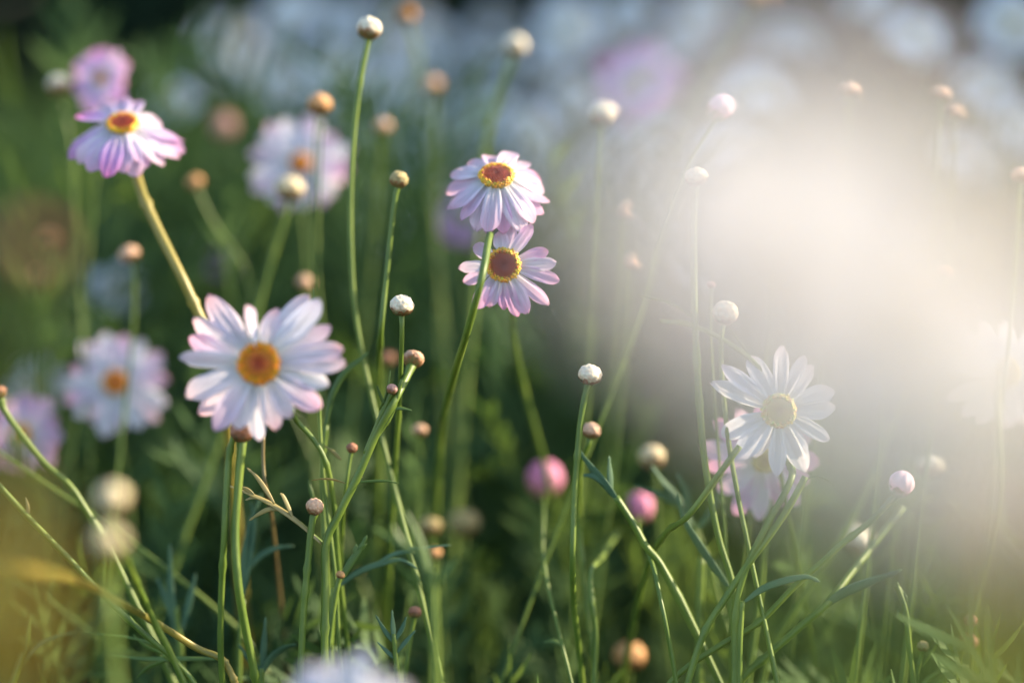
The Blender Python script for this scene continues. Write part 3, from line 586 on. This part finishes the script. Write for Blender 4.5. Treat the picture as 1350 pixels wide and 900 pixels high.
plant('daisy_bud', 'soft cream bud, lower of the pair at left', 'flower bud', [(1.6, [(143, 745), (146, 820), (155, 920)])], -30, buds=[dict(x=143, y=712, d=44, kind='mellow', b=-40, n=(0, 1, .2))], group=BG)
plant('daisy_bud', 'faint orange bud at the very top left of the thick green stem', 'flower bud', [(1.1, [(540, 40), (552, 80), (560, 140), (566, 230)])], 26, buds=[dict(x=537, y=20, d=26, kind='orange')], group=BG)
plant('daisy_bud', 'faint peach bud among shaded white blossoms left of the cream top bud', 'flower bud', [(1.0, [(572, 130), (574, 200), (576, 300)])], 26, buds=[dict(x=570, y=112, d=28, kind='peach')], group=BG)
plant('daisy_bud', 'blurred peach bud in front of a shaded white blossom at left', 'flower bud', [(1.0, [(176, 352), (177, 400), (174, 450)])], 15, buds=[dict(x=170, y=335, d=30, kind='peach', n=(-.4, 1, .1))], group=BG)
plant('daisy_bud', 'dim cream bud left of the blurred magenta tinged daisy', 'flower bud', [(1.0, [(82, 135), (95, 200), (100, 300)])], 20, buds=[dict(x=78, y=112, d=34, kind='cream')], group=BG)
plant('daisy_bud', 'small blurred orange bud down right of the lilac daisy', 'flower bud', [(1.3, [(262, 255), (285, 300), (320, 350), (340, 420)])], 20, buds=[dict(x=257, y=240, d=24, kind='orange')], group=BG)
plant('daisy_bud', 'blurred dusky pink bud between the lilac daisy and the blush daisy', 'flower bud', [(.9, [(296, 190), (298, 260), (295, 340)])], 34, buds=[dict(x=295, y=166, d=36, kind='young', n=(.2, .6, 1))], group=BG)
plant('daisy_bud', 'faint tan bud just above the top right petals of the largest daisy', 'flower bud', [(.9, [(402, 385), (405, 430), (408, 500)])], 18, buds=[dict(x=402, y=372, d=24, kind='peach')], group=BG)
plant('daisy_bud', 'faint brown bud upper of two near the left edge', 'flower bud', [(1.0, [(66, 335), (66, 400)])], 28, buds=[dict(x=65, y=314, d=26, kind='orange')], group=BG)
plant('daisy_bud', 'faint brown bud lower of two near the left edge', 'flower bud', [(1.0, [(52, 385), (54, 440)])], 28, buds=[dict(x=50, y=366, d=28, kind='orange')], group=BG)
plant('daisy_bud', 'dark stemmed bud entering from the left edge over the lilac daisy', 'flower bud', [(1.2, [(6, 540), (30, 575), (60, 612), (100, 650)])], 6, buds=[dict(x=-2, y=517, d=22, kind='brown', n=(-.4, 1, 0))], group=BG)
plant('daisy_bud', 'peach bud at the top edge on a broad blurred green stem', 'flower bud', [(2.2, [(990, 28), (960, 70), (930, 130), (905, 200), (890, 280)])], 34, buds=[dict(x=1002, y=-4, d=40, kind='orange')], group=BG)
for x, y, d, b, s, lab in [(1120, 122, 26, 14, 0, 'faint bud showing through the top of the pale glow'), (1240, 125, 24, 14, 0, 'faint bud up right of the pale glow'), (1027, 293, 22, 10, 0, 'faint arc of a bud inside the left half of the glow'),
    (1244, 360, 22, 8, 0, 'faint bud inside the right half of the glow'), (1170, 458, 24, 8, 0, 'faint bud right above the crisp white daisy'), (835, 345, 22, 14, 0, 'faint peach bud floating in mist left of the long pale stem'),
    (828, 278, 20, 18, 0, 'faint peach bud below the blurred cream and orange bud'), (505, 166, 24, 22, 0, 'faint peach bud right of the tallest stem'), (1258, 150, 22, 18, 0, 'second faint bud up right, just below its neighbour'), (1345, 232, 26, 8, 0, 'faint bud at the right edge beside the glow')]:
    plant('daisy_bud', lab, 'flower bud', [(.9, [(x - 2, y + d * .6), (x - 6, y + 80), (x - 14, y + 180)])], b, buds=[dict(x=x, y=y, d=d, kind='peach')], group=BG)

# ------------------------------------------------------------------ stems and leaves
SG = 'bare green stems'
plant('stem_shoot', 'slender sharp stem slanting from the left edge toward the bottom', 'plant stem', [(1.1, [(-10, 630), (38, 682), (90, 735), (140, 788), (190, 835), (230, 870), (262, 910)])], -2, leaves=[('b', 5, [[(37, 680), (37, 668), (34, 655)]], 'leaf_sunlit')], group=SG)
plant('stem_shoot', 'thick golden stem curving from the left edge to the bottom', 'plant stem', [(1.5, [(-20, 742, -34), (50, 752, -25, 1.7), (110, 768, -11), (160, 795, -6), (215, 826, -2), (262, 855, 0), (292, 868, 0), (305, 888, 0), (316, 915, 0)], 'stem_sunlit')], 0, group=SG)
plant('stem_shoot', 'blurred green stem above the golden stem at left', 'plant stem', [(1.5, [(-10, 590), (40, 625), (90, 658), (140, 688), (200, 735), (270, 790), (330, 850)])], 10, group=SG)
plant('stem_shoot', 'thin golden shoot slipping out beneath the largest daisy to the right', 'plant stem', [(1.0, [(375, 525), (392, 555, 2), (412, 578, 2), (428, 605, 2), (440, 660, 3), (446, 740, 4)])], 0, leaves=[('b', 5, [[(450, 606, 3), (440, 596, 3), (427, 587, 3)]], 'leaf_sunlit')], group=SG)
plant('stem_shoot', 'very thin vertical stem rising over the right petals of the largest daisy', 'plant stem', [(.75, [(413, 380, 0, .15), (415, 420, 0, .5), (420, 520), (424, 600), (430, 660), (442, 760), (448, 860)])], 3, group=SG)
plant('stem_shoot', 'reddish stem under the lower right petal of the largest daisy', 'plant stem', [(.7, [(347, 575), (347, 610), (350, 640), (358, 680, 6)], 'stem_red')], 3, group=SG)
plant('leafy_shoot', 'long blue green blade curving up right of the largest daisy', 'leafy shoot', [(1.0, [(430, 560), (425, 620), (428, 700)])], 5, leaves=[('b', 9, [[(429, 565), (438, 520), (455, 490), (478, 472), (486, 464)]], 'leaf')], group='leafy shoots')
plant('stem_shoot', 'kinked dark green stem right of the crisp bud\'s stem', 'plant stem', [(1.2, [(815, 700, 14), (793, 735, 9), (779, 755, 6), (780, 790, 5), (785, 830, 5), (784, 880, 5)])], 5, group=SG)
plant('stem_shoot', 'olive stem slanting up to the right below the crisp white daisy', 'plant stem', [(1.35, [(1062, 628, 0), (1040, 668, 0), (1015, 705, 0), (985, 745, 0), (955, 790, 0), (930, 830, 0), (908, 895, 0), (900, 930, 0)])], 0, leaves=[('b', 3, [[(1062, 630), (1080, 628), (1092, 633), (1100, 640)]])], group=SG)
plant('stem_shoot', 'dark stem crossing in front of the long pale stem to the lower left', 'plant stem', [(1.2, [(975, 588, -2), (955, 615, -2), (930, 650, -1), (905, 682, 0), (880, 700, 3), (850, 760, 8)])], 0, group=SG)
plant('leafy_shoot', 'smooth blue leaf blade hooking right from a pale upright stem', 'leafy shoot', [(1.3, [(978, 792), (975, 840), (974, 910)])], 0, leaves=[('b', 10, [[(980, 794), (1005, 776), (1035, 765), (1065, 760), (1082, 767)]], 'leaf_blue')], group='leafy shoots')
plant('leafy_shoot', 'grey blue leaf stem slanting down to the long pale stem\'s foot', 'leafy shoot', [(1.4, [(962, 772), (966, 830), (966, 900)])], 4, leaves=[('b', 11, [[(964, 778), (945, 752), (920, 715), (900, 680), (893, 650)]], 'leaf_blue')], group='leafy shoots')
plant('leafy_shoot', 'dark green pointed leaf on a stem sweeping up from the bottom edge', 'leafy shoot', [(1.4, [(1192, 668, 8), (1150, 720, 6), (1122, 755, 4), (1090, 795), (1050, 830), (1010, 865), (975, 900)])], 2, leaves=[('b', 17, [[(1085, 800), (1110, 782), (1150, 765), (1190, 750)]], 'leaf_blue')], group='leafy shoots')
plant('stem_shoot', 'blurred long stem rising to the right through the lower glow', 'plant stem', [(2.0, [(1195, 510), (1165, 590), (1130, 670), (1090, 740), (1050, 800), (1015, 860), (1000, 920)])], 9, group=SG)
plant('stem_shoot', 'upright green stem left of the crisp white daisy\'s stem', 'plant stem', [(1.6, [(925, 735), (922, 800), (922, 870), (922, 930)])], 8, group=SG)
plant('leafy_shoot', 'small knobbly lobed leaf standing at the bottom, left of middle', 'leafy shoot', [(.9, [(519, 835), (522, 870), (525, 910)])], 1,
      leaves=[('lob', 8, [[(520, 850), (518, 825), (517, 803)], [(520, 848), (508, 832), (495, 810)], [(520, 845), (530, 828), (536, 812)], [(521, 862), (535, 845), (548, 830)], [(521, 868), (510, 858), (497, 845)]], 'leaf_blue')], group='leafy shoots')
plant('leafy_shoot', 'blurred silvery lobed leaf spray, bottom middle', 'leafy shoot', [(1.6, [(570, 750), (572, 800), (574, 860), (575, 920)])], -13,
      leaves=[('lob', 13, [[(570, 790), (562, 745), (550, 705), (533, 672)], [(566, 760), (545, 730), (520, 712), (490, 695)], [(568, 780), (540, 760), (515, 735)], [(571, 780), (590, 750), (605, 735)], [(560, 735), (530, 715), (517, 690)]], 'leaf')], group='leafy shoots')
plant('leafy_shoot', 'blurred blue green leaf reaching left of the silvery spray', 'leafy shoot', [(1.2, [(440, 775), (436, 840), (434, 900)])], 4, leaves=[('lob', 8, [[(440, 778), (470, 755), (500, 743), (530, 738), (552, 750)], [(490, 747), (520, 730), (560, 722), (595, 718)]], 'leaf_blue')], group='leafy shoots')
plant('leafy_shoot', 'grey green leaf spray under the blurred cream bud', 'leafy shoot', [(1.6, [(915, 690), (935, 740), (950, 800)])], 9,
      leaves=[('lob', 13, [[(915, 695), (895, 660), (875, 635), (858, 612)], [(908, 680), (905, 650), (893, 622)], [(900, 670), (870, 652), (835, 640)], [(918, 700), (940, 670), (952, 640)]], 'leaf_blue')], group='leafy shoots')
plant('leafy_shoot', 'dim blue green leaves left of the thick lower left stems', 'leafy shoot', [(1.2, [(232, 800), (238, 850), (240, 910)])], 8,
      leaves=[('lob', 13, [[(236, 850), (226, 790), (224, 715)], [(234, 830), (220, 790), (206, 760)], [(236, 840), (250, 790), (258, 755)]], 'leaf_blue')], group='leafy shoots')
plant('leafy_shoot', 'dim blue green leaves right of the brown bud\'s stem', 'leafy shoot', [(1.0, [(320, 790), (316, 850), (315, 910)])], 7,
      leaves=[('lob', 10, [[(318, 800), (322, 740), (330, 690), (345, 650)], [(320, 760), (340, 735), (365, 722), (388, 719)], [(318, 800), (335, 690), (330, 660)]], 'leaf_blue')], group='leafy shoots')
plant('leafy_shoot', 'broad shadowy blades by the bottom edge left of the thick peach bud stem', 'leafy shoot', [(1.0, [(345, 880), (345, 920)])], 4,
      leaves=[('lob', 12, [[(342, 895), (355, 870), (375, 853), (392, 849)], [(346, 890), (348, 850), (350, 812)], [(345, 885), (330, 870), (314, 848)]], 'leaf_blue')], group='leafy shoots')
plant('leafy_shoot', 'thin grey leaf laid sideways along the bottom left', 'leafy shoot', [(.9, [(215, 862), (240, 880), (262, 915)])], 3,
      leaves=[('lob', 4, [[(212, 852), (180, 842), (140, 836), (103, 833)], [(150, 838), (140, 836), (134, 841)]], 'leaf'), ('lob', 7, [[(290, 868), (240, 868), (190, 868), (145, 863)], [(225, 868), (195, 880), (178, 895)], [(215, 862), (190, 850), (175, 835)]], 'leaf')], group='leafy shoots')
plant('leafy_shoot', 'pale thin leaves rising at the lower left corner', 'leafy shoot', [(1.0, [(30, 860), (20, 890), (10, 915)])], 6,
      leaves=[('lob', 8, [[(18, 890), (50, 850), (75, 838), (100, 832)], [(32, 865), (36, 835), (39, 808)]], 'leaf')], group='leafy shoots')

# ------------------------------------------------------------------ white blossoms further back, shade painted into their petals
WG = 'white daisies in the shaded background'
far = [
 (230, 130, 62, 38, 'round pale blossom right of the lilac daisy'), (155, 376, 76, 30, 'pale blossom behind the blurred peach bud at left'), (380, 12, 78, 50, 'pale blossom on the top edge left of the tallest bud'),
 (300, 62, 76, 70, 'dim pale blossom upper left, above the dusky pink bud'), (360, 108, 80, 55, 'pale blossom above the blurred blush daisy'), (440, 95, 86, 50, 'pale blossom behind the tallest stem'),
 (448, 25, 76, 60, 'pale blossom left of the tallest bud'), (516, 90, 70, 60, 'pale blossom right of the tallest stem'), (556, 190, 84, 48, 'pale blossom over the small cream and olive bud'),
 (612, 175, 84, 50, 'pale blossom left of the thick green bud stem'), (590, 245, 74, 50, 'pale blossom up left of the pink daisies'), (700, 172, 82, 44, 'pale blossom just above the upper pink daisy'),
 (725, 215, 72, 52, 'pale blossom at the right shoulder of the upper pink daisy'), (752, 38, 92, 46, 'big pale blossom right of the cream top bud'), (716, 76, 60, 66, 'dim pale blossom below the big top one'),
 (800, 215, 84, 48, 'pale blossom under the cream and orange bud'), (770, 262, 66, 60, 'dim pale blossom down left of the cream and orange bud'), (862, 190, 76, 50, 'pale blossom under the orchid pink daisy'),
 (905, 60, 70, 70, 'dim pale blossom left of the broad blurred stem'), (1000, 130, 84, 50, 'pale blossom at the upper left rim of the glow'), (1042, 60, 66, 70, 'dim pale blossom over the glow near the top'),
 (1208, 48, 82, 40, 'bluish blossom above the glow near the top edge'), (1150, 6, 70, 60, 'pale blossom on the top edge above the glow'), (1335, 30, 96, 40, 'bluish blossom in the upper right corner'),
 (1295, 110, 84, 44, 'bluish blossom below the corner one at right'), (1340, 170, 80, 46, 'bluish blossom on the right edge'), (960, 210, 76, 55, 'pale blossom right of the pink tipped bud'),
 (880, 265, 74, 55, 'pale blossom left of the white bud on the long stem'), (530, 32, 60, 80, 'dim pale blossom between the tallest bud and the orange top bud'), (1270, 215, 80, 50, 'bluish blossom right of the glow'),
 (640, 100, 64, 75, 'dim pale blossom left of the cream top bud'), (490, 210, 66, 62, 'dim pale blossom above the small cream and olive bud'), (820, 340, 70, 60, 'dim pale blossom in the mist right of the pink daisies'),
 (545, 130, 70, 70, 'dim pale blossom left of the faint peach bud'), (430, 170, 60, 50, 'pale blossom behind the blush daisy\'s right petals'), (470, 140, 60, 70, 'dim pale blossom touching the tallest stem'),
 (930, 330, 70, 50, 'pale blossom low in the mist by the long pale stem'),
 (505, 300, 56, 60, 'dim pale blossom low behind the small cream and olive bud'), (575, 60, 60, 60, 'dim pale blossom right of the orange top bud'), (655, 150, 60, 50, 'pale blossom crossed by the thick green bud stem'), (690, 260, 60, 48, 'pale blossom behind the upper pink daisy\'s right petals'),
 (760, 130, 70, 48, 'pale blossom left of the cream and orange bud'), (745, 320, 60, 66, 'dim pale blossom right of the sharp pink daisy'), (830, 20, 74, 60, 'dim pale blossom on the top edge right of the big one'), (790, 300, 60, 60, 'dim pale blossom in the mist below its brighter neighbour'),
 (930, 20, 70, 56, 'pale blossom on the top edge crossed by the broad blurred stem'), (650, 40, 50, 66, 'dim pale blossom behind the cream top bud'), (860, 400, 60, 60, 'dim pale blossom low left of the long pale stem'),
 (290, 335, 50, 40, 'dim lilac blossom above the largest daisy\'s left petals')]
for i, (x, y, s, b, lab) in enumerate(far):
    random.seed(100 + i); b = b * .95 + 6; s = s * .98
    lil = 'lilac blossom' in lab
    plant('daisy', lab, 'daisy', [(1.2, [(x + random.uniform(-6, 6), y + s * .7), (x + random.uniform(-20, 20), y + s * .7 + 90)])], b, group=WG,
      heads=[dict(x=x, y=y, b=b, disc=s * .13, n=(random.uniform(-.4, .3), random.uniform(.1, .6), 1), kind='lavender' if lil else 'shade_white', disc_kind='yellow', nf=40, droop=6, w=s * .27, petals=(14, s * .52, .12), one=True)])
random.seed(55)
# ------------------------------------------------------------------ right in front of the lens
FG = 'daisies close in front of the lens'
plant('daisy', 'huge out of focus white flower whose glow fills the right of the picture', 'daisy', [(1.6, [(1185, 520), (1200, 800), (1230, 1100)])], -350, group=FG,
  heads=[dict(x=1150, y=290, b=-440, disc=56, n=(.49, .42, .76), kind='bright_white', disc_kind='yellow', nf=170, droop=4, w=76, petals=(21, 300, .08))])
plant('daisy', 'out of focus white flower veiling the left flank of the huge glow', 'daisy', [(1.6, [(1000, 480), (985, 800), (975, 1100)])], -310, group=FG,
  heads=[dict(x=985, y=300, b=-370, disc=44, n=(.52, .48, .71), kind='bright_white', disc_kind='yellow', nf=170, droop=8, w=80, petals=(20, 225, .08))])
plant('daisy', 'out of focus white flower below the centre of the huge glow', 'daisy', [(1.6, [(1180, 620), (1185, 800), (1190, 1100)])], -390, group=FG,
  heads=[dict(x=1165, y=455, b=-350, disc=80, n=(.50, .42, .76), kind='bright_white', disc_kind='orange', nf=170, droop=8, w=74, petals=(18, 225, .08))])
plant('daisy', 'out of focus cream flower low at the right edge of the glow', 'daisy', [(1.6, [(1320, 620), (1335, 800), (1350, 1100)])], -300, group=FG,
  heads=[dict(x=1335, y=420, b=-440, disc=50, n=(.50, .42, .75), kind='bright_white', disc_kind='yellow', nf=170, droop=8, w=84, petals=(20, 260, .1))])
plant('daisy_bud', 'soft brown blurred bud at the left edge, around the two faint brown buds', 'flower bud', [(1.0, [(35, 400), (30, 600), (25, 900)])], -110, buds=[dict(x=38, y=325, d=62, kind='brown')], group='buds close in front of the lens')
plant('daisy_bud', 'dark blurred bud filling the lower right beneath the glow', 'flower bud', [(1.6, [(1290, 880), (1300, 1050)])], -190, buds=[dict(x=1285, y=735, d=150, kind='brown')], group='buds close in front of the lens')
plant('leafy_shoot', 'broad golden blurred blade at the lower left edge', 'leafy shoot', [(1.4, [(-30, 700), (-25, 850), (-20, 1000)], 'leaf_ochre')], -230, leaves=[('lob', 66, [[(-5, 1000), (0, 850), (-15, 700), (-40, 560)], [(0, 850), (40, 760), (60, 690)]], 'leaf_ochre')], group='golden leaves close in front of the lens')
plant('leafy_shoot', 'broad golden blurred blade at the lower right edge', 'leafy shoot', [(1.4, [(1370, 700), (1365, 850), (1360, 1000)], 'leaf_ochre')], -250, leaves=[('b', 60, [[(1362, 1000), (1345, 850), (1342, 700), (1360, 560)]], 'leaf_ochre')], group='golden leaves close in front of the lens')
